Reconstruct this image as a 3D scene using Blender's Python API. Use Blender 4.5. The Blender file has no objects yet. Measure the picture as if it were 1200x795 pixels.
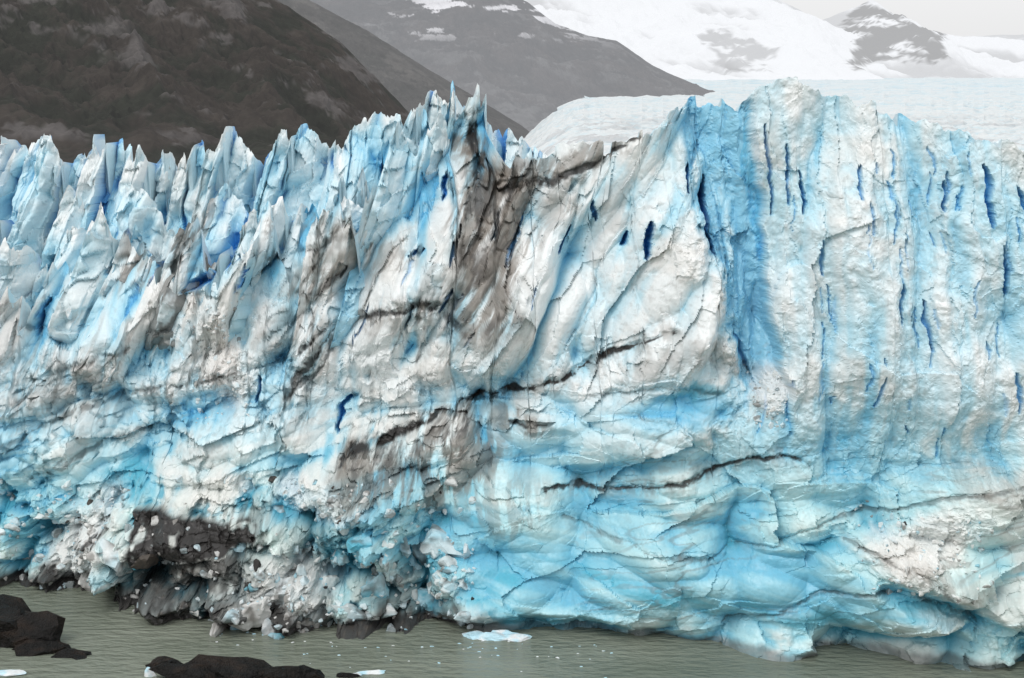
import bpy, math, numpy as np, bmesh
from mathutils import Vector
F=1667.0; CH=60.0; HV=150.0
rng=np.random.default_rng(7)
# ---------------------------------------------------------------- noise
def _h(ix,iy,iz,s):
    h=(ix.astype(np.int64)*374761393+iy.astype(np.int64)*668265263+iz.astype(np.int64)*2147483647+s*1274126177)&0xffffffff
    h=((h^(h>>13))*1274126177)&0xffffffff
    h=((h^(h>>16))*2246822519)&0xffffffff
    return ((h^(h>>15))&0xffffff)/float(0xffffff)
def vn(x,y,z=None,s=0):
    if z is None:
        ix=np.floor(x);iy=np.floor(y);fx=x-ix;fy=y-iy
        fx=fx*fx*(3-2*fx);fy=fy*fy*(3-2*fy);z0=np.zeros_like(ix)
        a=_h(ix,iy,z0,s);b=_h(ix+1,iy,z0,s);c=_h(ix,iy+1,z0,s);d=_h(ix+1,iy+1,z0,s)
        return (a+(b-a)*fx)*(1-fy)+(c+(d-c)*fx)*fy
    ix=np.floor(x);iy=np.floor(y);iz=np.floor(z);fx=x-ix;fy=y-iy;fz=z-iz
    fx=fx*fx*(3-2*fx);fy=fy*fy*(3-2*fy);fz=fz*fz*(3-2*fz)
    r=0
    for dz in (0,1):
        a=_h(ix,iy,iz+dz,s);b=_h(ix+1,iy,iz+dz,s);c=_h(ix,iy+1,iz+dz,s);d=_h(ix+1,iy+1,iz+dz,s)
        v=(a+(b-a)*fx)*(1-fy)+(c+(d-c)*fx)*fy
        r=r+v*(fz if dz else 1-fz)
    return r
def fbm(x,y,z=None,o=4,s=0,g=0.5):
    r=0;a=1;t=0
    for i in range(o):
        k=2.03**i
        r=r+a*vn(x*k+i*17.3,y*k+i*9.1,None if z is None else z*k+i*5.7,s+i);t+=a;a*=g
    return r/t
def ridged(x,y,z=None,o=4,s=0,g=0.5):
    r=0;a=1;t=0
    for i in range(o):
        k=2.03**i
        n=1-np.abs(2*vn(x*k+i*17.3,y*k+i*9.1,None if z is None else z*k+i*5.7,s+i)-1)
        r=r+a*n;t+=a;a*=g
    return r/t
def facet(x,y,s=0,tilt=1.0):
    ix=np.floor(x);iy=np.floor(y);z0=np.zeros_like(ix)
    b1=np.full(x.shape,9.);b2=np.full(x.shape,9.);v=np.zeros(x.shape)
    for a in(-1,0,1):
        for b in(-1,0,1):
            cx=ix+a;cy=iy+b
            px=cx+.1+.8*_h(cx,cy,z0,s);py=cy+.1+.8*_h(cx,cy,z0,s+1)
            dx=x-px;dy=y-py;d=dx*dx+dy*dy
            val=_h(cx,cy,z0,s+2)-.5+tilt*(dx*(_h(cx,cy,z0,s+3)-.5)+dy*(_h(cx,cy,z0,s+4)-.5))
            m=d<b1
            b2=np.where(m,b1,np.minimum(b2,d));v=np.where(m,val,v);b1=np.where(m,d,b1)
    return v,np.sqrt(b2)-np.sqrt(b1)
def planes(x,y,s=0,tilt=2.0):
    """continuous faceted surface: upper envelope of randomly tilted planes"""
    ix=np.floor(x);iy=np.floor(y);z0=np.zeros_like(ix);r=np.full(x.shape,-9.)
    for a in(-1,0,1):
        for b in(-1,0,1):
            cx=ix+a;cy=iy+b
            dx=x-(cx+_h(cx,cy,z0,s));dy=y-(cy+_h(cx,cy,z0,s+1))
            gx=_h(cx,cy,z0,s+3)-.5;gy=_h(cx,cy,z0,s+4)-.5
            val=_h(cx,cy,z0,s+2)*.8+tilt*(dx*gx+dy*gy)-(dx*dx+dy*dy)*1.1
            r=np.maximum(r,val)
    return r-.45
def sst(a,b,x):
    t=np.clip((x-a)/(b-a),0,1);return t*t*(3-2*t)
def blur(a,n):
    for ax in(0,1):
        for _ in range(2):
            p=np.pad(a,[(n+1,n) if i==ax else (0,0) for i in(0,1)],mode='edge')
            c=np.cumsum(p,axis=ax)
            if ax==0:a=(c[2*n+1:]-c[:-2*n-1])/(2*n+1)
            else:a=(c[:,2*n+1:]-c[:,:-2*n-1])/(2*n+1)
    return a
# ---------------------------------------------------------------- mesh helpers
def gridfaces(nr,nc,off=0,wrap=False):
    i=np.arange(nr-1)[:,None];j=np.arange(nc if wrap else nc-1)[None,:];j2=(j+1)%nc
    return (np.stack([i*nc+j,i*nc+j2,(i+1)*nc+j2,(i+1)*nc+j],-1).reshape(-1,4)+off).astype(np.int32)
def mkobj(name,V,Q,C,mat,smooth=False,parent=None):
    me=bpy.data.meshes.new(name);V=np.asarray(V,dtype=np.float32)
    me.vertices.add(len(V));me.vertices.foreach_set('co',V.ravel())
    k=Q.shape[1]
    me.loops.add(Q.size);me.loops.foreach_set('vertex_index',Q.ravel().astype(np.int32))
    me.polygons.add(len(Q));me.polygons.foreach_set('loop_start',np.arange(0,Q.size,k,dtype=np.int32))
    me.polygons.foreach_set('loop_total',np.full(len(Q),k,dtype=np.int32))
    me.update(calc_edges=True)
    me.polygons.foreach_set('use_smooth',np.full(len(Q),smooth,dtype=bool))
    if C is not None:
        at=me.color_attributes.new('Col','FLOAT_COLOR','POINT')
        cc=np.ones((len(V),4),dtype=np.float32);cc[:,:3]=np.clip(C,0,1);at.data.foreach_set('color',cc.ravel())
    me.materials.append(mat)
    o=bpy.data.objects.new(name,me);bpy.context.scene.collection.objects.link(o)
    if parent:o.parent=parent
    return o
def mat_new(n):
    m=bpy.data.materials.new(n);m.use_nodes=True;return m,m.node_tree.nodes,m.node_tree.links,m.node_tree.nodes['Principled BSDF']
def attr_mat(name,rough,spec,bumps,cvar=0.2,cscale=2.0,haze=None):
    m,N,L,b=mat_new(name)
    a=N.new('ShaderNodeVertexColor');a.layer_name='Col'
    tc=N.new('ShaderNodeTexCoord')
    n=N.new('ShaderNodeTexNoise');n.inputs['Scale'].default_value=cscale;n.inputs['Detail'].default_value=4;n.inputs['Roughness'].default_value=.65
    L.new(tc.outputs['Object'],n.inputs['Vector'])
    mr=N.new('ShaderNodeMapRange');mr.inputs[1].default_value=.3;mr.inputs[2].default_value=.7;mr.inputs[3].default_value=1-cvar;mr.inputs[4].default_value=1+cvar*.5
    L.new(n.outputs['Fac'],mr.inputs[0])
    vm=N.new('ShaderNodeVectorMath');vm.operation='SCALE';L.new(a.outputs['Color'],vm.inputs[0]);L.new(mr.outputs[0],vm.inputs['Scale'])
    L.new(vm.outputs[0],b.inputs['Base Color'])
    b.inputs['Roughness'].default_value=rough;b.inputs['Specular IOR Level'].default_value=spec
    prev=None
    for sc,st,di in bumps:
        t=N.new('ShaderNodeTexNoise');t.inputs['Scale'].default_value=sc;t.inputs['Detail'].default_value=4;L.new(tc.outputs['Object'],t.inputs['Vector'])
        bp=N.new('ShaderNodeBump');bp.inputs['Strength'].default_value=st;bp.inputs['Distance'].default_value=di;L.new(t.outputs['Fac'],bp.inputs['Height'])
        if prev:L.new(prev.outputs[0],bp.inputs['Normal'])
        prev=bp
    if prev:L.new(prev.outputs[0],b.inputs['Normal'])
    if haze:
        b.inputs['Emission Color'].default_value=(*haze[:3],1);b.inputs['Emission Strength'].default_value=haze[3]  # aerial haze painted in as even emission over the surface
    return m
ice=attr_mat('glacier_ice',.36,.45,[(1.6,.3,.22)],.07,3)
rub=attr_mat('ice_rubble',.6,.3,[(3,.4,.15)],.12,3)
# ---------------------------------------------------------------- palette
WH=np.array([.84,.875,.88]);LB=np.array([.51,.76,.86]);MB=np.array([.18,.54,.76]);DB=np.array([.05,.29,.70]);TL=np.array([.07,.36,.48])
DT=np.array([.20,.168,.138]);BK=np.array([.03,.028,.027]);WM=np.array([.81,.775,.735])
def ramp(b):
    b=np.clip(b,0,1)[...,None];k=[0,.35,.7,1];c=[WH,LB,MB,DB]
    out=np.zeros(b.shape[:-1]+(3,))
    for i in range(3):
        m=((b>=k[i])&(b<=k[i+1]));t=(b-k[i])/(k[i+1]-k[i]);out=np.where(m,c[i]*(1-t)+c[i+1]*t,out)
    return out
def mix(C,col,f):
    f=np.clip(f,0,1)[...,None];return C*(1-f)+np.asarray(col)*f
# ---------------------------------------------------------------- wall layout
def Y0(x):return 168.5-0.215*x+1.5*np.sin(x*.09+1)
def lean(x):return np.interp(x,[-95,-30,0,20,35,90],[.42,.40,.30,.18,.10,.10])
def towers(x,s,w,mins=1.0,maxs=5.0,jit=1.0):
    x=x/w;ix=np.floor(x);z0=np.zeros_like(ix);r=np.full(x.shape,-9.);ri=np.zeros(x.shape);dd=np.zeros(x.shape)
    for a in(-2,-1,0,1,2):
        c=ix+a;p=c+_h(c,z0,z0,s);dx=x-p
        hw=.34*_h(c,z0,z0,s+3)**1.5
        sr=mins+(maxs-mins)*_h(c,z0,z0,s+2)**1.5;sl_=mins+(maxs-mins)*_h(c,z0,z0,s+4)**1.5
        e=np.maximum(np.abs(dx)-hw,0)
        hh=_h(c,z0,z0,s+1)*jit-e*np.where(dx>0,sr,sl_)+np.clip(dx,-hw,hw)*(_h(c,z0,z0,s+5)-.5)*2.4
        m=hh>r;r=np.where(m,hh,r);ri=np.where(m,_h(c,z0,z0,s+6),ri);dd=np.where(m,dx,dd)
    return r,ri,dd
crest=np.array([(-400,330),(0,320),(50,332),(75,345),(100,315),(150,300),(250,292),(330,282),(380,262),(415,225),(440,188),(470,160),(505,125),(530,126),(545,145),(575,150),(600,165),(625,182),(665,170),(700,172),(745,158),(780,138),(830,120),(858,116),(874,134),(884,108),(900,98),(925,93),(950,95),(972,104),(1000,108),(1012,120),(1042,128),(1060,142),(1110,152),(1130,150),(1160,170),(1200,188),(1600,220)],float)
NX=1250;NZ=520;NB=36
xs=np.linspace(-90,80,NX)
Yt=Y0(xs)+lean(xs)*55
ut=600+F*xs/Yt
cz=CH-(np.interp(ut,crest[:,0],crest[:,1])-HV)/F*Yt
sl=sst(640,560,ut)
ta,tai,tad=towers(xs,11,5.0);tb,tbi,tbd=towers(xs,14,1.7)
cz=cz+np.maximum(ta,-.8)*sl*6+np.maximum(tb,-.6)*(1.8*sl+.5)
blk,_=facet(xs/2.6,xs*0+.5,31,.6)
cz=cz-sl*1.5+blk*1.7+(fbm(xs*1.0,xs*0,o=4,s=5,g=.6)-.5)*1.4
t=np.linspace(0,1,NZ)[:,None]
X=np.broadcast_to(xs,(NZ,NX)).copy()
Z=-2+t*(cz[None,:]+2)
Yb=Y0(X)+lean(X)*Z+ (Z/60)**2*2
U=600+F*X/Yb;Vv=HV+F*(CH-Z)/Yb
wuL=(fbm(X*.10,Z*.10,o=2,s=40)-.5);wvL=(fbm(X*.10,Z*.10,o=2,s=50)-.5)
wuH=(fbm(X*.5,Z*.5,o=5,s=43,g=.6)-.5);wvH=(fbm(X*.5,Z*.5,o=5,s=53,g=.6)-.5)
Uw=U+wuL*50+wuH*34;Vw=Vv+wvL*50+wvH*34
Ul=U+wuL*12+wuH*15;Vl=Vv+wvL*12+wvH*15
def pdist(P,w,a=None,b=None):
    a=Ul if a is None else a;b=Vl if b is None else b
    P=np.array(P,float);out=np.full(a.shape,1e3)
    m=(a>P[:,0].min()-w)&(a<P[:,0].max()+w)&(b>P[:,1].min()-w)&(b<P[:,1].max()+w)
    pa=a[m];pb=b[m];d=np.full(pa.shape,1e3)
    for(p,q)in zip(P[:-1],P[1:]):
        e=q-p;tt=np.clip(((pa-p[0])*e[0]+(pb-p[1])*e[1])/(e@e),0,1)
        d=np.minimum(d,np.hypot(pa-p[0]-tt*e[0],pb-p[1]-tt*e[1]))
    out[m]=d;return out
def line(P,w,**k):
    return np.clip(1-pdist(P,w,**k)/w,0,1)
def blob(cu,cv,ru,rv,rot=0,soft=.5):
    r=math.radians(rot);du=Uw-cu;dv=Vw-cv
    a=(du*math.cos(r)+dv*math.sin(r))/ru;b=(-du*math.sin(r)+dv*math.cos(r))/rv
    return sst(1+soft*.5,1-soft,np.sqrt(a*a+b*b))
Mr=sst(810,880,Uw)*sst(600,510,Vw)
Mb=sst(400,490,Vw+ (U-600)*-.03)*(1-Mr)
Ml=np.clip(1-Mr-Mb,0,1)
S=np.maximum.reduce([blob(690,660,170,75,10,.8),blob(940,700,190,50,8,.8),blob(760,480,80,30,-5,.9)*.7,blob(1060,590,120,40,0,.9)*.6])   # clean, swept ice
S2=np.maximum(S,sst(.52,.60,fbm(X*.07,Z*.07,o=2,s=66))*.75)
# ---------------------------------------------------------------- displacement (metres, + = out toward the lake)
D=(fbm(X*.05,Z*.05,o=2,s=60)-.5)*8
hx=X-0.45*Z
rough=sst(.46,.62,fbm(X*.16,Z*.16,o=3,s=65))*(1-.8*S2)
f1=planes(hx/6.5+wuL*.5,Z/17+.15*hx/6.5,70,2.4)
f2=planes(hx/2.9+wuL*.6,Z/8+.1*hx,75,2.4)
f3,e3=facet(X/1.3+wuH*.4,Z/2.0,80,1.6)
f4=planes(X/.7,Z/.9,85,2.0)
f2s,e2s=facet(hx/3.3+wuH*.25,Z/9,77,1.2)
D+=Ml*(f1*6.8+f2*2.3*(1-.5*S2)+f2s*1.3+(f3*.75+f4*.25)*(.10+.90*rough))
g1=planes(X/7+wuL*.5,Z/26,100,2.0)
g2=planes(X/2.4+wuL*.6,Z/11,105,2.0)
g2s,eg=facet(X/2.9+wuH*.5,Z/8,107,1.2)
g4s,eg4=facet(X/6+wuH*.3,Z/15,108,1.2)
flute=ridged(X*.30+wuL*.6,Z*.025,o=2,s=110)
D+=Mr*(g1*3.4+g2*1.0+g2s*.4+g4s*.8+(flute-.6)*1.0+f3*.3*rough+f4*.12+(fbm(X*.8,Z*.7,o=5,s=115,g=.6)-.5)*.7)
bx=X*math.cos(.22)+Z*math.sin(.22);bz=-X*math.sin(.22)+Z*math.cos(.22)
ex=X*math.cos(.25)-Z*math.sin(.25);ez=X*math.sin(.25)+Z*math.cos(.25)
q1=planes(bx/11+wuL*.5,bz/7,120,2.4)
q2=planes(bx/4.5+wuL*.7,bz/3.2,125,2.4)
q2s,eq=facet(bx/5+wuH*.3,bz/2.8,127,1.6)
q1s,eq1=facet(bx/12+wuH*.2,bz/6,129,1.8)
q3,j3=facet(bx/1.7+wuH*.4,bz/1.2,130,1.6)
lay=ridged(bx*.04+wuL*.3,bz*.22,o=3,s=135)
sp1=planes(ex/16,ez/4.2,137,2.2)
D+=Mb*(q1*5.6*(1-.35*S)+q1s*1.8*(1-.7*S)+q2*2.0*(1-.65*S2)+q2s*1.0*(1-.85*S2)+(q3*.7+f4*.2)*(.12+.88*rough)*(1-.9*S)+(lay-.6)*.9*(1-.7*S)+sp1*2.2*S)
D+=(fbm(X*.35,Z*.35,o=4,s=140,g=.5)-.5)*.9*(1-.5*S2)
topw=sst(16,0,cz[None,:]-Z)
_,twi,twd=towers(X+.3*(cz[None,:]-Z),11,5.0)
D+=topw*sl[None,:]*((twi-.5)*6+twd*(twi-.5)*8)
# right buttress and blue recess
edge=np.interp(Vl,[80,200,300,400,460],[872,884,893,906,925])
D+=sst(-3,3,Ul-edge)*sst(560,430,Vl)*4.2
rec=line([(848,110),(838,200),(852,290),(880,370),(895,430)],46)
D-=sst(0.05,.8,rec)*3.0
rf=planes(X/1.5,Z/9,145,2.0);rf2,_=facet(X/2.2+wuH*.3,Z/7,146,1.5);D+=sst(0,.6,rec)*(rf*1.8+rf2*1.5)
foot=sst(560,470,Uw)*sst(555,620,Vw)
r1=planes(X/3.6+wuL,Z/3.0,150,2.6);r2,_=facet(X/1.4+wuH*.5,Z/1.2,155,2.0);r3=planes(X/1.1,Z/1.0,156,2.6)
D+=foot*(r1*5+r2*1.3+r3*.8+1.5)
wl=np.interp(U,[0,270,420,600,850,1200],[700,725,748,742,757,792])
under=sst(600,900,U)
D-=under*sst(5.0,1.0,Z+ (fbm(X*.1,X*0,o=2,s=9)-.5)*3)*2.6
D-=(1-under)*sst(1.6,.6,Z)*1.6
D-=sst(.0,.9,line([(1040,690),(1090,705),(1150,738),(1230,760)],22))*2.6
# overhanging lip above the dark water-line cave, centre
D-=sst(540,600,U)*sst(760,700,U)*sst(2.6,1.2,Z)*2.5
vt=np.interp(Ul,[160,200,240,300],[596,592,600,606]);vb=np.interp(Ul,[160,190,240,305],[662,648,645,626])
ledge=sst(160,166,Ul)*sst(310,302,Ul)*sst(vt-2,vt+2,Vl)*sst(vb+3,vb-3,Vl)
D=D*(1-ledge*.6)+ledge*2.2
below=sst(165,172,Ul)*sst(300,280,Ul)*sst(vb-2,vb+4,Vl)*sst(700,680,Vl);D-=below*1.8
sc=np.maximum.reduce([blob(255,420,34,80,-12),blob(92,645,45,85,15),blob(330,690,60,45,0),blob(900,465,32,36,40),blob(1080,640,70,34,-15),blob(370,585,60,26,10)*.8,blob(800,300,26,36,0)*.6,blob(250,560,55,16,10)*.6])
D+=sc*(.6+(fbm(X*1.6,Z*1.6,o=3,s=161,g=.7)-.5)*1.5)
# cracks
C_blue=[([(122,330),(118,300)],5,4),([(215,345),(250,318),(280,292)],8,4),
([(335,300),(350,262)],4,2.5),([(392,515),(399,488),(410,468)],3.5,2.5),([(283,335),(290,300)],3,2.5),([(736,292),(739,272)],4,2.5),([(757,300),(762,258)],4.5,3.),([(832,205),(826,265),(830,300)],5,4),([(812,190),(808,230)],3,2.5),([(893,150),(897,255)],3,1.0),
([(918,240),(920,170)],3,.9),([(935,250),(937,200)],3,1.4),([(1002,235),(1004,195)],3,.9),([(1097,245),(1094,210)],4,1.1),([(1140,190),(1148,262)],4.5,1.7),([(1158,285),(1163,340)],3.5,1.4),([(1178,215),(1186,262)],4.5,1.4),([(1192,330),(1200,380)],5,1.2),([(1075,350),(1085,410)],3.5,1.1),([(1044,330),(1047,372)],3,.9),([(860,395),(880,440)],5,.8),([(1020,480),(1024,440)],3,.7),([(960,280),(962,320)],3,.8),([(1175,430),(1180,475)],3,.8),
([(45,395),(56,350)],4,2.5),([(480,300),(500,290)],4,2),([(300,440),(296,480)],3,1.5),([(655,300),(668,262)],3,1.6),([(700,235),(706,262)],3,1.6),([(450,190),(458,225)],4,3),([(520,235),(530,200)],4,2.5)]
rc=np.random.default_rng(3)
for i in range(70):
    u0=rc.uniform(890,1290);v0=rc.uniform(140,520);l=rc.uniform(8,50);C_blue.append(([(u0,v0),(u0+rc.uniform(-3,5),v0+l)],rc.uniform(1.4,3),rc.uniform(.1,.6)))
for i in range(40):
    u0=rc.uniform(-150,620);v0=rc.uniform(190,420);l=rc.uniform(15,50);C_blue.append(([(u0,v0),(u0+l*.35,v0-l)],rc.uniform(1.6,3.2),rc.uniform(.4,1.5)))
crk=np.zeros(X.shape);halo=np.zeros(X.shape)
Uc=U+wuH*12+wuL*10;Vc=Vv+wvL*10+wvH*12
for P,w,dp in C_blue:
    P=np.array(P,float)
    tt=np.clip((Vc-P[:,1].min())/max(1,P[:,1].max()-P[:,1].min()),0,1);tap=.2+.8*np.sqrt(np.clip(4*tt*(1-tt),0,1))
    d=pdist(P,w*4,a=Uc,b=Vc)/tap
    m=np.clip(1-d/w,0,1);D-=sst(0,.75,m)*dp;crk=np.maximum(crk,sst(0.1,.8,m)*min(1,.2+dp*.25));halo=np.maximum(halo,np.clip(1-d/(w*3.8),0,1)*min(1,.4+dp*.15))
L_dirt=[([(400,542),(460,515),(540,478),(600,462),(660,440),(720,412),(772,385)],3.2,1.0),([(640,575),(740,575),(800,565),(860,545),(945,540)],2.4,.9),([(690,460),(760,450),(830,462)],2,.4),([(830,655),(920,640),(1000,612),(1090,590),(1210,556)],1.8,.5),([(660,610),(760,640),(830,655)],2,.4),
([(430,372),(470,360),(512,358)],3,.9),([(350,412),(385,380),(430,372)],3,.8),([(330,470),(380,430),(402,390)],3,.7),([(510,360),(545,395)],3.5,.7),([(20,470),(80,430),(150,405)],2.4,.5),([(10,520),(90,480),(190,455),(260,440)],2.4,.5),([(30,560),(120,520),(200,500)],2.4,.5),
([(1000,640),(1060,660),(1110,700)],2.2,.5),([(850,735),(960,700),(1060,690),(1150,738)],2.,.5),([(740,160),(690,190),(640,215),(600,222)],4,.9),([(560,145),(566,190),(580,205)],5,1),([(310,300),(380,285),(410,250)],3,.7),([(600,500),(640,495)],3,.9),([(340,455),(372,415),(400,375)],2.6,.8)]
dl=np.zeros(X.shape);dsm=np.zeros(X.shape)
nmod=fbm(X*.35,Z*.35,o=4,s=270)
for P,w,a in L_dirt:
    d=pdist(P,w*8);wm=w*(.4+1.6*sst(.3,.7,nmod))
    m=np.clip(1-d/wm,0,1);D-=sst(0,.9,np.clip(1-d/(w*2.2),0,1))*.6*a;dl=np.maximum(dl,sst(.05,.5,m)*a);dsm=np.maximum(dsm,np.clip(1-d/(w*8),0,1)**1.5*a)
# ---------------------------------------------------------------- colour
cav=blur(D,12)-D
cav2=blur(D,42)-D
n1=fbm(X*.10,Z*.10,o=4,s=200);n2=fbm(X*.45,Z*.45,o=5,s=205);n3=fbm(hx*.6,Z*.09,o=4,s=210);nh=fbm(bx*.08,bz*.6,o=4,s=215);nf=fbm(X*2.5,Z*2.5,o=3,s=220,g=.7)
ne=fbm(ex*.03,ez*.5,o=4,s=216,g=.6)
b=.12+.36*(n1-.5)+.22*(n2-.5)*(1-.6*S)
b+=np.clip(cav*.14,-.10,.40)+np.clip(cav2*.06,-.10,.28)  # hollows bluer: light passing through the ice painted into the albedo
b+=Ml*(.20*sst(.5,.75,n3)+.06*sst(330,200,Vv)+.14*sst(300,180,Vv)*sst(620,500,U)+.02)
b+=Mb*(.08+.26*sst(.48,.7,nh)*sst(380,620,Vv)*(1-.6*S))+S*(.12+.75*(ne-.45))
b+=Mr*(.11+.18*sst(.45,.7,fbm(X*.5,Z*.05,o=3,s=230))-.06*sst(.5,.3,n1)+g4s*.10)
b+=f2s*Ml*.2+(q2s+q1s)*Mb*.14*(1-.6*S)+(q3*Mb+f3*Ml)*.05*rough+g2s*Mr*.08
rin=sst(0,.8,rec)*sst(4,-3,Ul-edge)
b+=rin*(.10+.22*sst(.35,.65,fbm(X*1.1,Z*.10,o=4,s=232))-.2*rf-.2*rf2)
b+=halo*.24
for a in[(620,520,80,45,-20,.22),(700,620,150,70,5,.24),(800,480,80,22,-5,.28),(640,690,110,50,8,.34),(800,690,160,60,10,.26),(1000,720,200,60,12,.24),(560,640,60,50,0,.28),(150,540,70,80,0,.22),(30,610,50,60,0,.26),(570,420,30,60,0,.18),(960,560,120,50,0,.14),(740,560,60,30,0,.2),(460,220,60,50,0,.18),(40,560,60,50,0,.2),(130,380,45,30,0,.2),(1170,240,60,60,0,.16),(440,600,60,50,0,.2),(870,400,40,70,0,.12),(890,640,110,30,0,.16)]:
    b+=blob(*a[:5],.9)*a[5]*.9
b-=blob(470,470,90,80,0,.9)*.24+blob(740,340,90,110,0,.9)*.18+blob(440,330,80,60,0,.9)*.14+blob(1000,300,60,80,0,.9)*.06
b=np.clip(b,0,.72);b=np.where(rin>.3,np.minimum(b,.58),b)
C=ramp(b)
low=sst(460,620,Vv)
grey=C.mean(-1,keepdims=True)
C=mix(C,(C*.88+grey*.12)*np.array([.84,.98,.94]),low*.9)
C=mix(C,TL,np.clip(Mb*sst(.5,1.7,cav)*.8*sst(470,600,Vv),0,.8))  # lower hollows tinted teal, painted in place of light inside the ice
tealp=np.maximum.reduce([blob(150,575,38,28,0),blob(395,640,45,22,0),blob(510,650,32,38,0)*.8,blob(100,655,22,18,0),blob(590,690,45,34,0),blob(20,610,20,40,0)*.8,blob(805,460,60,10,-4)*.8,blob(1090,725,70,16,18)*.9,blob(680,655,100,14,12)*.9,blob(760,690,120,14,14)*.9,blob(640,725,80,14,0),blob(930,730,120,14,10)*.7,blob(560,600,30,20,0)*.6])
C=mix(C,TL*1.25,tealp*sst(.30,.55,np.where(S>.3,ne,n2))*.85)
C=mix(C,np.array([.85,.83,.81]),sc*.8)
warm=sst(.48,.66,fbm(X*.16,Z*.16,o=4,s=240));C=mix(C,WM,warm*.5*(1-sst(.25,.5,b))*(1-.7*S))
C=mix(C,DB*1.1,crk)  # deep blue of light inside the cracks put into the colour
C=mix(C,np.array([.02,.16,.5]),sst(.8,1,crk)*.6)  # crack cores painted darker still for depth
st=sst(.36,.50,fbm(hx*.9,Z*.13,o=6,s=250,g=.65));st2=sst(.38,.52,fbm(X*.9,Z*.22,o=6,s=255,g=.65))
dm=np.zeros(X.shape)
for a in[(585,265,62,95,25,1,0),(560,345,52,85,5,1,0),(620,215,60,30,-25,.9,0),(690,180,60,20,-20,.8,0),(567,170,20,28,0,1.0,0),(520,550,95,62,-15,.9,1),(440,565,52,36,0,.9,1),(610,500,45,22,0,.8,1),(195,290,75,28,-35,.8,0),(150,330,40,22,-30,.7,0),(370,310,60,32,-30,.75,0),(350,400,60,55,-35,.6,0),(470,385,60,22,0,.45,0),(450,300,45,20,-10,.55,0),(60,450,75,40,-25,.5,1),(130,490,90,22,-20,.4,1),(350,480,60,40,-40,.4,0),(250,620,80,50,0,.6,1),(590,590,60,36,0,.5,1),(840,430,60,14,10,.4,1),(770,420,60,18,-20,.5,1),(1150,560,80,34,0,.4,1),(1110,690,75,30,20,.45,1),(20,360,40,60,0,.4,1),(720,250,22,60,20,.35,0),(660,240,24,60,15,.5,0),(545,395,35,22,0,.7,1),(930,350,40,14,0,.3,1)]:
    k=blob(*a[:5],.9);dm=np.maximum(dm,sst(.15,.75,k)*a[5]*(st if a[6]==0 else st2))
C=mix(C,DT,dm*.82)
core=np.maximum.reduce([blob(590,245,46,56,25,.8),blob(575,215,34,20,-30,.8),blob(548,310,30,70,10,.9)*.85,blob(560,380,28,28,0,.9)*.8,blob(567,165,12,25,0),blob(440,545,50,18,-25,.9)*.9,blob(530,498,75,14,-25,.9),blob(215,290,45,12,-40,.9),blob(165,310,40,10,-30,.9),blob(375,325,40,9,-25,.9),blob(475,540,14,44,10,.9)*.85,blob(540,520,12,44,5,.9)*.8,blob(420,580,22,22,0,.9)*.8])
C=mix(C,BK*2.0,core*sst(.42,.57,fbm(hx*1.0,Z*.3,o=6,s=260,g=.7))*.85)
C=mix(C,DT*1.2,dsm*sst(.42,.58,fbm(X*.9,Z*.4,o=5,s=272,g=.65))*.6)
C=mix(C,BK,dl*sst(.3,.42,fbm(X*.9,Z*.9,o=5,s=271,g=.6)))
thin=sst(.96,.985,1-np.abs(2*fbm(bx*.07,bz*.33,o=4,s=280)-1))*sst(.5,.65,fbm(X*.06,Z*.06,o=2,s=285));C=mix(C,DT*.8,thin*.4*(1-Mr))
thin2=sst(.95,.985,1-np.abs(2*fbm(hx*.22,Z*.05,o=4,s=290)-1))*sst(.45,.6,fbm(X*.08,Z*.08,o=2,s=295));C=mix(C,DT*.8,thin2*.35*Ml)
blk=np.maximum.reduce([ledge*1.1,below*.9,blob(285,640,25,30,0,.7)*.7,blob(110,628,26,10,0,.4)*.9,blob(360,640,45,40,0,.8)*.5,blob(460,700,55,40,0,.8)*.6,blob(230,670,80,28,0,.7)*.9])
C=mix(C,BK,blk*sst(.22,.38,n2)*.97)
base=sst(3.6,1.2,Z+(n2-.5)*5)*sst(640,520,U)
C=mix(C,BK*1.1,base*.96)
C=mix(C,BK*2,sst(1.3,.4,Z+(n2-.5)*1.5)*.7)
C=C*(1+.10*(nf-.5))[...,None]
gr=sst(.70,.8,vn(X*3.1,Z*3.1,s=300))*sst(.45,.6,n1);C=mix(C,DT,gr*.2*(1-S))
Y=Yb-D
Xo=X+(fbm(X*.2,Z*.2,o=2,s=310)-.5)*1.6*sst(0,8,cz[None,:]-Z)+ (Ml*f1*1.6)
k=np.arange(1,NB+1)[:,None]
bxX=np.broadcast_to(Xo[-1],(NB,NX));bY=Y[-1][None,:]+k*.45+(fbm(bxX*.5,k*.3+bxX*0,o=3,s=320)-.5)*k*.12
bZ=Z[-1][None,:]-(k/ NB)**1.2*16*sl[None,:]-(k/NB)**1.3*6*(1-sl[None,:])+(fbm(bxX*.8,k*.35+bxX*0,o=4,s=325)-.5)*1.6*np.minimum(1,k/5)
bC=ramp(np.clip(.12+.5*(fbm(bxX*.4,k*.3+bxX*0,s=326)-.4),0,.6))
PV=np.concatenate([np.stack([Xo,Y,Z],-1),np.stack([bxX,bY,bZ],-1)],0)
PC=np.concatenate([C,bC],0)
root=bpy.data.objects.new('glacier',None);bpy.context.scene.collection.objects.link(root)
mkobj('ice_cliff_face',PV.reshape(-1,3),gridfaces(NZ+NB,NX),PC.reshape(-1,3),ice,False,root)
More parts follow.
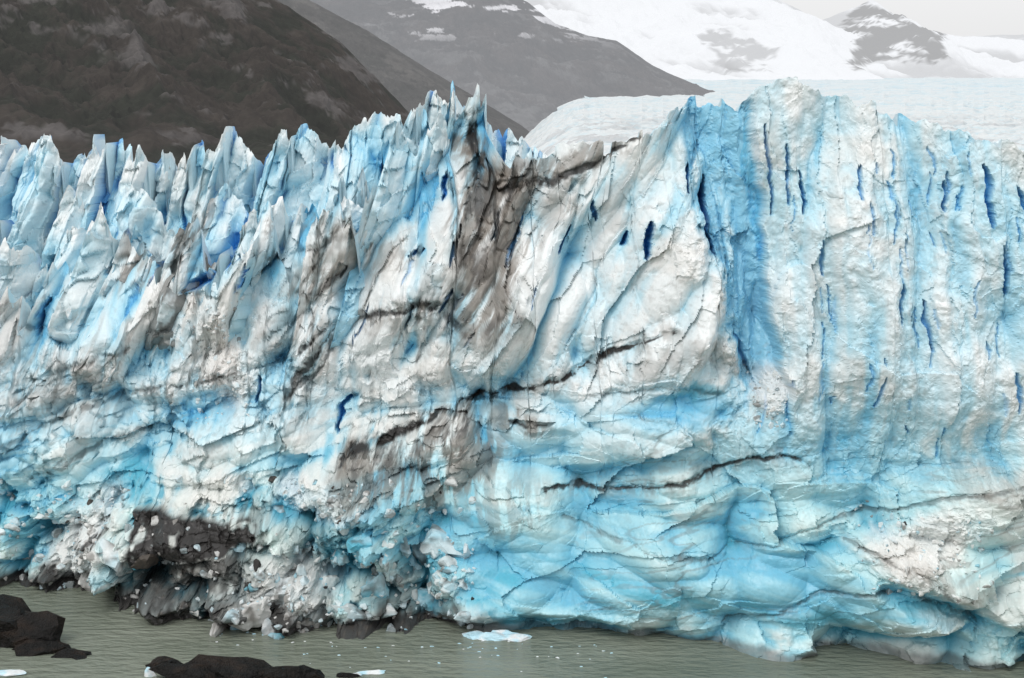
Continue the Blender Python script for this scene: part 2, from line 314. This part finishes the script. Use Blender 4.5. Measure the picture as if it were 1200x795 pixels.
# ---------------------------------------------------------------- serac ranks: jagged leaning blades standing behind the face
def rank(name,x0,x1,yoff,prof,tw,th,depth,seed,blue,peaks=None,dirts=(),nx=760,nz=230,lk=.32):
    xs_=np.linspace(x0,x1,nx);Yr=Y0(xs_)+lean(xs_)*52+yoff+9*sst(x1-16,x1,xs_)
    uu_=600+F*xs_/Yr;pr=np.array(prof,float)
    c_=CH-(np.interp(uu_,pr[:,0],pr[:,1])-HV)/F*Yr
    a_,ai,ad=towers(xs_,seed,tw);b_,bi,bd=towers(xs_,seed+20,tw*.4)
    big=(fbm(xs_/14,xs_*0,o=2,s=seed+50)-.5)*5
    c_=c_+np.maximum(a_-.6,-.8)*th+np.maximum(b_-.5,-.7)*th*.28+big
    if peaks:
        r=np.random.default_rng(seed)
        c_=c_-big*.6
        for(u,v,w) in peaks:
            xp=np.interp(u,uu_,xs_);yp=np.interp(xp,xs_,Yr);zp=CH-(v-HV)/F*yp;hw=w/F*yp*.32
            dx=xs_-xp;e=np.maximum(np.abs(dx)-hw*r.uniform(0,.9),0)
            c_=np.maximum(c_,zp-e*np.where(dx>0,r.uniform(.9,4),r.uniform(.9,2.6))+np.clip(dx,-hw,hw)*r.uniform(-.6,.6))
    c_=c_+(fbm(xs_*1.3,xs_*0,o=4,s=seed+3,g=.6)-.5)*1.2+facet(xs_/.9,xs_*0+.5,seed+4,.8)[0]*.8
    t=np.linspace(0,1,nz)[:,None];X_=np.broadcast_to(xs_,(nz,nx));zt=c_[None,:];zb=c_.min()-depth
    Z_=zb+t*(zt-zb);dz=zt-Z_
    wob=(fbm(X_*.15,Z_*.12,o=3,s=seed+60)-.5)*3
    Xs=X_+wob*sst(0,6,dz)
    _,ti,td=towers(Xs,seed,tw);_,ui,ud=towers(Xs,seed+20,tw*.4)
    f_=planes(Xs/4.5,Z_/10,seed+5,2.4);g_=planes(Xs/1.9,Z_/4,seed+6,2.4);h_,eh=facet(Xs/2.0+.4*vn(Xs,Z_,s=9),Z_/3.2,seed+7,1.6);i_=planes(Xs/.8,Z_/1.1,seed+8,2)
    D_=(ti-.5)*6+td*(ti-.5)*8+(ui-.5)*1.2+ud*(ui-.5)*2+f_*3.6+g_*1.7+h_*1.3+i_*.3+(fbm(Xs*.4,Z_*.3,o=4,s=seed+9)-.5)*1.2
    gap=sst(.25,.5,np.abs(td));D_-=gap*2.0
    cv=blur(D_,10)-D_
    tuck=sst(.34,.0,t)*9
    Yy=Yr[None,:]-(dz*.36)-D_+tuck
    shx=lk*(.65+.7*fbm(X_[0]/10,X_[0]*0,o=2,s=seed+70))[None,:]
    Xx=X_-shx*dz+f_*.8
    n_=fbm(X_*.2,Z_*.15,o=4,s=seed+30)
    bb=blue+.6*(n_-.5)+np.clip(cv*.12,-.12,.4)+.010*np.clip(dz,0,12)-.08*sst(2.5,0,dz)+h_*.10+(ui-.5)*.12  # blue light of the hollows painted by cavity depth, tips kept paler
    C_=ramp(np.clip(bb,0,.8))
    vvn=sst(.44,.60,fbm(X_*.12,Z_*.06,o=4,s=seed+33))
    C_=mix(C_,WM,.4*vvn*(1-sst(.25,.5,bb)))
    for(u0,u1,s_)in dirts:
        m=sst(u0-6,u0+6,uu_)*sst(u1+6,u1-6,uu_);C_=mix(C_,DT*.55,m[None,:]*s_*sst(.40,.54,fbm(X_*.8,Z_*.2,o=5,s=seed+40,g=.6)))
    deep=sst(.9,2.6,cv);C_=mix(C_,DB,deep*.65)  # deepest hollows painted dark blue, in place of translucency
    kb=np.arange(1,15)[:,None]
    BX=np.broadcast_to(Xx[-1],(14,nx));BY=Yy[-1][None,:]+kb*.35;BZ=Z_[-1][None,:]-kb*.9*(1+.3*vn(BX,kb*.5+BX*0,s=5));BC=ramp(np.full(BX.shape,.2))
    P_=np.concatenate([np.stack([Xx,Yy,Z_],-1),np.stack([BX,BY,BZ],-1)],0);Q_=np.concatenate([C_,BC],0)
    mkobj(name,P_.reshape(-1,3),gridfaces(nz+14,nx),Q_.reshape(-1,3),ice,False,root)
sil=[(-60,165,22),(-25,172,22),(2,163,20),(18,170,12),(42,164,34),(62,160,30),(92,180,9),(112,158,22),(138,163,16),(152,172,14),(170,172,24),(192,176,22),(215,178,14),(232,164,18),(248,174,12),(267,148,12),(280,182,14),(296,186,14),(312,183,14),(332,152,16),(345,168,12),(357,146,16),(376,164,18),(394,168,20),(410,162,20),(430,140,30),(445,132,26),(464,136,18),(480,125,18),(492,120,12),(506,108,18),(520,117,16),(532,112,16),(548,138,16),(562,134,22),(585,150,18),(598,148,14),(612,158,18),(630,170,20)]
rank('serac_rank',-92,-2,2,[(-400,300),(0,268),(60,290),(100,262),(200,255),(320,245),(400,225),(450,190),(480,185),(560,230),(620,250)],6.5,6.5,11,900,.18,None,[(150,260,.8),(380,410,.4)],lk=.30)
rank('serac_rank',-95,6,9,[(-400,230),(0,212),(66,250),(90,215),(200,218),(300,215),(400,198),(440,165),(520,145),(560,180),(620,230)],6,7,12,940,.22,None,[(220,250,.6),(545,575,1)],lk=.22)
rank('serac_rank',-100,10,17,[(-400,205),(0,198),(66,214),(90,202),(200,202),(300,200),(400,188),(440,160),(520,136),(560,150),(600,168),(640,190)],4.6,5,12,980,.25,sil,[(548,572,1)],nx=900,nz=150,lk=.16)
# ---------------------------------------------------------------- ice field behind
nx,ny=520,420
yy=(np.geomspace(196,9000,ny))[:,None];uu=np.linspace(-900,2300,nx)[None,:]
IX=(uu-600)/F*yy+0*yy;IY=yy+0*uu
vr=np.interp(np.log(yy),np.log([190,230,300,450,800,1500,3000,5000,9000]),[190,178,168,158,147,133,114,98,84])
vl=np.interp(np.log(yy),np.log([190,230,262,300,450,9000]),[480,400,320,260,235,212])
vx=vl+(vr-vl)*sst(520,690,uu)
IZ=CH-(vx-HV)/F*yy
cf=ridged(IX*.11,IY*.16,o=4,s=400,g=.6);amp=np.interp(yy,[190,250,600,2000,9000],[3.5,4.5,7,14,20])
cf2=ridged(IX/yy*70,np.log(yy)*50,o=4,s=410,g=.65)
IZ=IZ+(cf-.65)*amp*.9*sst(900,300,yy)+(cf2-.6)*amp*1.3*sst(250,900,yy)
IC=ramp(np.clip(.20+1.5*(.62-(cf*sst(900,300,yy)+cf2*(1-sst(900,300,yy)))),0,.65))*.76
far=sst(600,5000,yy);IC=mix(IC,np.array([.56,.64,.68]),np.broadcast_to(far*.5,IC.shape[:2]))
IC=mix(IC,np.array([.36,.36,.37]),.55*sst(.48,.58,fbm(IX*.03,IY*.02,o=5,s=420,g=.65))*sst(1500,400,yy))
field=attr_mat('ice_field_snow',.7,.2,[],.08,.5,(.9,.93,.97,.06))  # faint glow added as haze over the field
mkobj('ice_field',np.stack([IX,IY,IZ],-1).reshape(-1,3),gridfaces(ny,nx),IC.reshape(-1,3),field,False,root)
# ---------------------------------------------------------------- broken ice at the foot
bmh=bmesh.new();bmesh.ops.create_icosphere(bmh,subdivisions=3,radius=1)
bv=np.array([v.co[:] for v in bmh.verts]);bf=np.array([[v.index for v in f.verts] for f in bmh.faces],dtype=np.int32);bmh.free()
def chunk(seed,cut=14,lo=.28,hi=.62):
    r=np.random.default_rng(seed);v=bv.copy();q=r.normal(size=(cut,3));q/=np.linalg.norm(q,axis=1)[:,None]
    dist=np.full(len(v),1e9)
    for n_,d_ in zip(q,r.uniform(lo,hi,cut)):
        c=v@n_;dist=np.minimum(dist,np.where(c>.05,d_/np.maximum(c,.05),1e9))
    v=v*np.minimum(dist,1.15)[:,None]*1.5
    return v*(1+.12*(fbm(v[:,0]*2.2+seed,v[:,1]*2.2,v[:,2]*2.2,o=3,s=seed%50)-.5))[:,None]
def boulder(p,s,seed,big=False):
    r=np.random.default_rng(seed+7);v=(chunk(seed,9,.25,.5) if big else chunk(seed))*np.array(s)
    if big:v=v*(1+.6*(fbm(v[:,0]*.9+seed,v[:,1]*.9,v[:,2]*.9,o=4,s=seed%50,g=.65)-.5))[:,None]
    a=r.uniform(0,6.3);R=np.array([[math.cos(a),-math.sin(a),0],[math.sin(a),math.cos(a),0],[0,0,1]]);b_=r.uniform(-.6,.6);R2=np.array([[1,0,0],[0,math.cos(b_),-math.sin(b_)],[0,math.sin(b_),math.cos(b_)]])
    return v@(R@R2).T+np.array(p)
RV=[];RC=[];RQ=[];ro=0
Us=U[::4,::4];Vs=Vv[::4,::4]
def surf(u,v):
    j=np.abs(Us-u)+np.abs(Vs-v)
    i=np.unravel_index(np.argmin(j),j.shape);i=(i[0]*4,i[1]*4);return Xo[i],Y[i],Z[i],C[i]
def addb(u,v,s,seed,kind,big=False):
    global ro
    x,y,z,cc=surf(u,v);r=np.random.default_rng(seed)
    w=boulder((x,y+s*(.35 if big else .1),z),(s*r.uniform(.7,1.4),s*r.uniform(.7,1.1),s*r.uniform(.6,1.2)),seed,big)
    n=fbm(w[:,0]*.7,w[:,1]*.7,w[:,2]*.7,o=4,s=77)
    if kind==0:c=ramp(np.clip(.08+.9*(n-.45),0,.5))
    elif kind==1:c=mix(ramp(np.full(n.shape,.1)),WM,np.full(n.shape,.7))
    elif kind==2:c=mix(np.tile(TL*1.2,(len(n),1)),LB,sst(.35,.6,n))
    else:c=np.tile(BK*1.3,(len(n),1))
    c=c*.7+cc*.3 if kind!=3 else c
    c=mix(c,DT*.5,sst(.5,.62,fbm(w[:,0]*.9,w[:,1]*.9,w[:,2]*.9,o=5,s=88,g=.6))*.65)
    RV.append(w);RC.append(c);RQ.append(bf+ro);ro+=len(w)
zones=[((0,560),(560,735),300,(.25,1.0)),((60,130),(580,710),200,(.15,.5)),((225,290),(340,500),170,(.12,.45)),((880,925),(440,500),60,(.15,.5)),((1010,1150),(600,690),120,(.15,.6)),((280,400),(640,735),150,(.25,.9)),((340,430),(560,600),60,(.2,.6)),((420,560),(640,745),90,(.3,1.2)),((-120,0),(560,700),60,(.3,1.3))]
sd=5000
for(u0,u1),(v0,v1),n_,(s0,s1) in zones:
    for i in range(n_):
        u=rng.uniform(u0,u1);v=rng.uniform(v0,v1);sd+=1
        s=s0+(s1-s0)*rng.random()**2.5
        addb(u,v,s,sd,rng.choice([0,1,2,3],p=[.42,.42,.12,.04] if v>540 else [.5,.5,0,0]))
for u,v,s,k in[(205,655,1.8,3),(180,650,1.6,3),(150,645,2.2,0),(330,600,2.0,0),(512,640,2.8,0),(530,665,2.4,1),(495,665,2.2,0),(440,690,2.4,2),(340,690,2.6,0),(20,665,2.0,1),(490,715,2.2,2),(300,700,1.8,1),(365,720,1.8,1),(400,650,2.2,2),(415,715,2.0,0),(380,680,1.9,1),(460,735,1.7,0),(320,725,1.6,0),(350,650,1.8,0),(60,655,1.7,1),(90,690,1.5,1),(270,715,1.3,1),(475,640,2.0,0),(430,620,1.8,2)]:
    sd+=1;addb(u,v,s,sd,k,k!=3)
mkobj('ice_rubble',np.concatenate(RV),np.concatenate(RQ),np.concatenate(RC),rub,False,root)
# ---------------------------------------------------------------- mountains
def mountain(name,ridge,Yr,depth,mat,foot,amp,seed,colf,nx=560,nt=300,fs=1.0,ra=.2):
    ridge=np.array(ridge,float);u=np.linspace(ridge[0,0],ridge[-1,0],nx)[None,:]
    rx=(u-600)/F*Yr;rz=CH-(np.interp(u,ridge[:,0],ridge[:,1])-HV)/F*Yr
    t=np.linspace(-.25,1,nt)[:,None]
    x=rx+0*t;y=Yr-t*depth+0*rx
    s=np.where(t<0,1+t*1.6,(1-np.clip(t,0,1))**1.15)
    z=foot+(rz-foot)*s
    sc_=1.0/(Yr*.06)*fs
    r=ridged(x*sc_+ (y*.3)*sc_,y*sc_*.6,o=6,s=seed,g=.55);n=fbm(x*sc_*3,y*sc_*2,o=7,s=seed+9,g=.68)
    am=amp*Yr/1000*np.minimum(1,np.clip((rz-foot)/(Yr*.05),0,1))
    z=z+((r-.66)*am+(n-.5)*am*.6)*np.minimum(1,ra+np.abs(t)*3)*sst(1.05,.6,t)
    c=colf(x,y,z,u+0*t,150+F*(CH-z)/y,r,n,t+0*u)
    return mkobj(name,np.stack([x,y,z],-1).reshape(-1,3),gridfaces(nt,nx),c.reshape(-1,3),mat,False)
def rock(c1,c2,c3):
    def f(x,y,z,u,v,r,n,t):
        C=mix(np.tile(np.array(c1),(*u.shape,1)),c2,sst(.42,.6,n));q=fbm(x*.02+z*.01,z*.035,y*.01,o=6,s=500,g=.7)
        C=mix(C,c3,sst(.53,.58,q)*sst(.55,.7,r)*.8);return C*(.5+1.0*fbm(x*.15,z*.15,y*.05,o=4,s=510,g=.85))[...,None]
    return f
m1=attr_mat('mountain_near_rock',.95,.05,[],.3,.03,(.52,.525,.55,.055))  # last argument: slight emission painting the haze on the rock
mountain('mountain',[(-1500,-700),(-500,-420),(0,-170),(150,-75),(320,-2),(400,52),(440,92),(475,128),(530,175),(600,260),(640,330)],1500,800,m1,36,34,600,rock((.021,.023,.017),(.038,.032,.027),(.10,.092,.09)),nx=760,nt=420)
m2=attr_mat('mountain_mid_rock',.95,.05,[],.25,.02,(.53,.54,.57,.19))  # stronger haze glow with distance, painted as emission
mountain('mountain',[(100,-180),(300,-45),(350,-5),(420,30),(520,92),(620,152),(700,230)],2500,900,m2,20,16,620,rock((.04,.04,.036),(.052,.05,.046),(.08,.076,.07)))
m3=attr_mat('mountain_far_rock',.95,.05,[],.2,.012,(.56,.575,.61,.38))  # distance haze again painted as emission, stronger than on the middle ridge
def f3c(x,y,z,u,v,r,n,t):
    C=rock((.032,.032,.032),(.045,.042,.041),(.075,.075,.075))(x,y,z,u,v,r,n,t)
    sn=sst(.60,.63,fbm(x*.012,z*.04,o=6,s=640,g=.65))*sst(62,15,v)*sst(430,520,u);C=mix(C,(.5,.5,.52),sn);return C
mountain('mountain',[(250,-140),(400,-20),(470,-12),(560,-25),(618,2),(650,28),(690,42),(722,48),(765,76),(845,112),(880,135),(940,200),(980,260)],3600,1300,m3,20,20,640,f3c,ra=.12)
m4=attr_mat('mountain_snow',.9,.05,[],.05,.004,(.95,.96,.98,.70))  # misty snow: most of its brightness is painted haze emission
def f4c(x,y,z,u,v,r,n,t):
    C=np.tile(np.array([.21,.22,.235]),(*u.shape,1))*(1-.5*sst(.62,.40,r))[...,None]
    def tri(P):
        P=np.array(P,float);uu_=u+(fbm(x*.004,z*.006,o=6,s=661,g=.65)-.5)*60;vv_=v+(fbm(x*.004,z*.006,o=6,s=662,g=.65)-.5)*44
        m=np.full(u.shape,1e9);k=len(P)
        for i in range(k):
            p,q=P[i],P[(i+1)%k];e=q-p;m=np.minimum(m,(e[0]*(vv_-p[1])-e[1]*(uu_-p[0]))/np.hypot(*e))
        return sst(0,3,m)
    d=np.maximum.reduce([tri([(1022,-4),(1066,44),(1000,70),(900,86),(950,42)]),tri([(1060,30),(1118,44),(1064,58),(1040,40)]),tri([(815,36),(850,62),(820,80),(778,80),(792,44)])*.6])
    d=d*sst(.42,.50,fbm(x*.008,z*.02,o=6,s=670,g=.7)+.06)
    return mix(C,(.0,.0,.0),d*.95)
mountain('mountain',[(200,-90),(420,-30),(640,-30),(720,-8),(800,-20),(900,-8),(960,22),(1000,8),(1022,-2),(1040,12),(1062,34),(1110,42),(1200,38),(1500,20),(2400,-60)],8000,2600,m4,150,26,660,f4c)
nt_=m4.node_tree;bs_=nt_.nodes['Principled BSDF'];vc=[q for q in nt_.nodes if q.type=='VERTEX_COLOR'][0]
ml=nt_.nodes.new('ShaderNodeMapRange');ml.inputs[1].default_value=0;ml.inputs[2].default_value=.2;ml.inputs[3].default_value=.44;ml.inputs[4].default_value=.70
sp=nt_.nodes.new('ShaderNodeSeparateColor');nt_.links.new(vc.outputs[0],sp.inputs[0]);nt_.links.new(sp.outputs[1],ml.inputs[0]);nt_.links.new(ml.outputs[0],bs_.inputs['Emission Strength'])  # painted haze glow follows vertex colour, weaker on the rock patches
# ---------------------------------------------------------------- lake
m,N,L,bs=mat_new('lake_water')
tc=N.new('ShaderNodeTexCoord');mp=N.new('ShaderNodeMapping');mp.inputs['Scale'].default_value=(.6,1.3,1);L.new(tc.outputs['Object'],mp.inputs[0])
bs.inputs['Roughness'].default_value=.12;bs.inputs['IOR'].default_value=1.33
n=N.new('ShaderNodeTexNoise');n.inputs['Scale'].default_value=.06;n.inputs['Detail'].default_value=5;L.new(mp.outputs[0],n.inputs['Vector'])
cr=N.new('ShaderNodeValToRGB');cr.color_ramp.elements[0].position=.35;cr.color_ramp.elements[1].position=.7;cr.color_ramp.elements[0].color=(.165,.19,.15,1);cr.color_ramp.elements[1].color=(.245,.27,.22,1);L.new(n.outputs['Fac'],cr.inputs[0]);L.new(cr.outputs[0],bs.inputs['Base Color'])
w1=N.new('ShaderNodeTexNoise');w1.inputs['Scale'].default_value=.8;w1.inputs['Detail'].default_value=6;L.new(mp.outputs[0],w1.inputs['Vector'])
bp=N.new('ShaderNodeBump');bp.inputs['Strength'].default_value=.9;bp.inputs['Distance'].default_value=.7;L.new(w1.outputs['Fac'],bp.inputs['Height']);L.new(bp.outputs[0],bs.inputs['Normal'])
V=np.array([(-9000,-2500,0),(9000,-2500,0),(9000,9000,0),(-9000,9000,0)],float)
mkobj('lake_water',V,np.array([[0,1,2,3]],dtype=np.int32),None,m)
# ---------------------------------------------------------------- shore rocks and floating ice
def pt(u,v):
    y=F*CH/(v-HV);return (u-600)/F*y,y
rm=attr_mat('wet_dark_rock',.55,.25,[(1.5,1,.6),(6,.8,.15)],.5,2)
def rockobj(name,items,mat,colf,seed,z0=0.,nz_=.4):
    VV=[];QQ=[];o_=0
    for i,(u,v,sx,sy,sz) in enumerate(items):
        x,y=pt(u,v);w=chunk(seed+i,12,.4,.7)
        w=w*np.array([sx,sy,sz]);w=w*(1+nz_*(fbm(w[:,0]*.7+seed+i,w[:,1]*.7,w[:,2]*1.4,o=5,s=seed,g=.6)-.5))[:,None]+np.array([x,y,z0]);VV.append(w);QQ.append(bf+o_);o_+=len(w)
    w=np.concatenate(VV);return mkobj(name,w,np.concatenate(QQ),colf(w),mat)
dk=lambda w:mix(np.tile(np.array([.006,.0055,.005]),(len(w),1)),(.026,.017,.012),sst(.5,.7,fbm(w[:,0],w[:,1],w[:,2],o=4,s=700)))
rockobj('shore_rock',[(0,750,4.6,2.6,3.4),(34,757,4.6,1.8,2.0),(-30,748,5,4,3.8),(60,762,2.6,1.1,.8),(15,745,2.5,2,3.4)],rm,dk,801,nz_=.8)
rockobj('shore_rock',[(81,769,2.0,.9,.5),(92,770,1.2,.6,.3)],rm,dk,811,nz_=.8)
rockobj('shore_rock',[(240,797,4.6,2.2,2.4),(198,784,2.6,1.3,1.7),(270,792,2.4,1.4,2.2),(290,798,5.0,1.9,1.9),(335,801,3.6,1.6,1.4),(365,801,2.2,1,.9),(405,793,1.2,.6,.4)],rm,dk,821,nz_=.8)
wt=lambda w:mix(np.tile(np.array([.8,.83,.84]),(len(w),1)),LB,sst(.45,.6,fbm(w[:,0]*.8,w[:,1]*.8,w[:,2],o=3,s=701)))
rockobj('ice_floe',[(580,748,2.8,1.2,.45),(560,746,1.5,1.,.6),(603,750,1.3,.8,.3),(590,745,1.0,.8,.8)],rub,wt,831,nz_=.9)
rockobj('ice_floe',[(432,789,1.3,.6,.3),(420,791,.7,.4,.2)],rub,wt,841,nz_=.9)
rockobj('ice_floe',[(175,792,.8,.5,.5)],rub,wt,851)
rockobj('ice_floe',[(8,791,1.3,.7,.35)],rub,wt,861)
it=[]
for i in range(60):
    u=rng.uniform(250,720);l=np.interp(u,[0,270,420,600,850,1200],[700,725,748,742,757,792]);v=l+8+abs(rng.normal())*15;s=rng.uniform(.04,.13)
    it.append((u,v,s*1.6,s,s*.5))
rockobj('brash_ice',it,rub,wt,900)
# ---------------------------------------------------------------- world, sun, camera
w=bpy.data.worlds.new('World');bpy.context.scene.world=w;w.use_nodes=True;N=w.node_tree.nodes;L=w.node_tree.links
sky=N.new('ShaderNodeTexSky');sky.sky_type='NISHITA';sky.sun_disc=False;sky.sun_elevation=math.radians(52);sky.sun_rotation=math.radians(215);sky.dust_density=4;sky.air_density=1
hs=N.new('ShaderNodeHueSaturation');hs.inputs['Saturation'].default_value=.12;L.new(sky.outputs[0],hs.inputs['Color'])
mx=N.new('ShaderNodeMixRGB');mx.inputs[0].default_value=.65;mx.inputs[2].default_value=(7.75,7.75,7.8,1);L.new(hs.outputs[0],mx.inputs[1])
bg=N['Background'];L.new(mx.outputs[0],bg.inputs['Color']);bg.inputs['Strength'].default_value=.142
sd_=bpy.data.lights.new('sun','SUN');sd_.energy=.85;sd_.angle=math.radians(20);sd_.color=(1,.97,.93)
so_=bpy.data.objects.new('sun',sd_);bpy.context.scene.collection.objects.link(so_)
el=math.radians(52);az=math.radians(215)
d=Vector((math.sin(az)*math.cos(el),math.cos(az)*math.cos(el),math.sin(el)))
so_.rotation_euler=(-d).to_track_quat('-Z','Y').to_euler()
cd=bpy.data.cameras.new('camera');co=bpy.data.objects.new('camera',cd);bpy.context.scene.collection.objects.link(co)
co.location=(0,0,CH);co.rotation_euler=(math.radians(90),0,0);cd.sensor_width=36;cd.lens=50;cd.shift_y=-(397.5-HV)/1200;cd.clip_end=40000;cd.clip_start=1
sc_=bpy.context.scene;sc_.camera=co
sc_.view_settings.view_transform='Standard';sc_.view_settings.look='None';sc_.view_settings.exposure=0
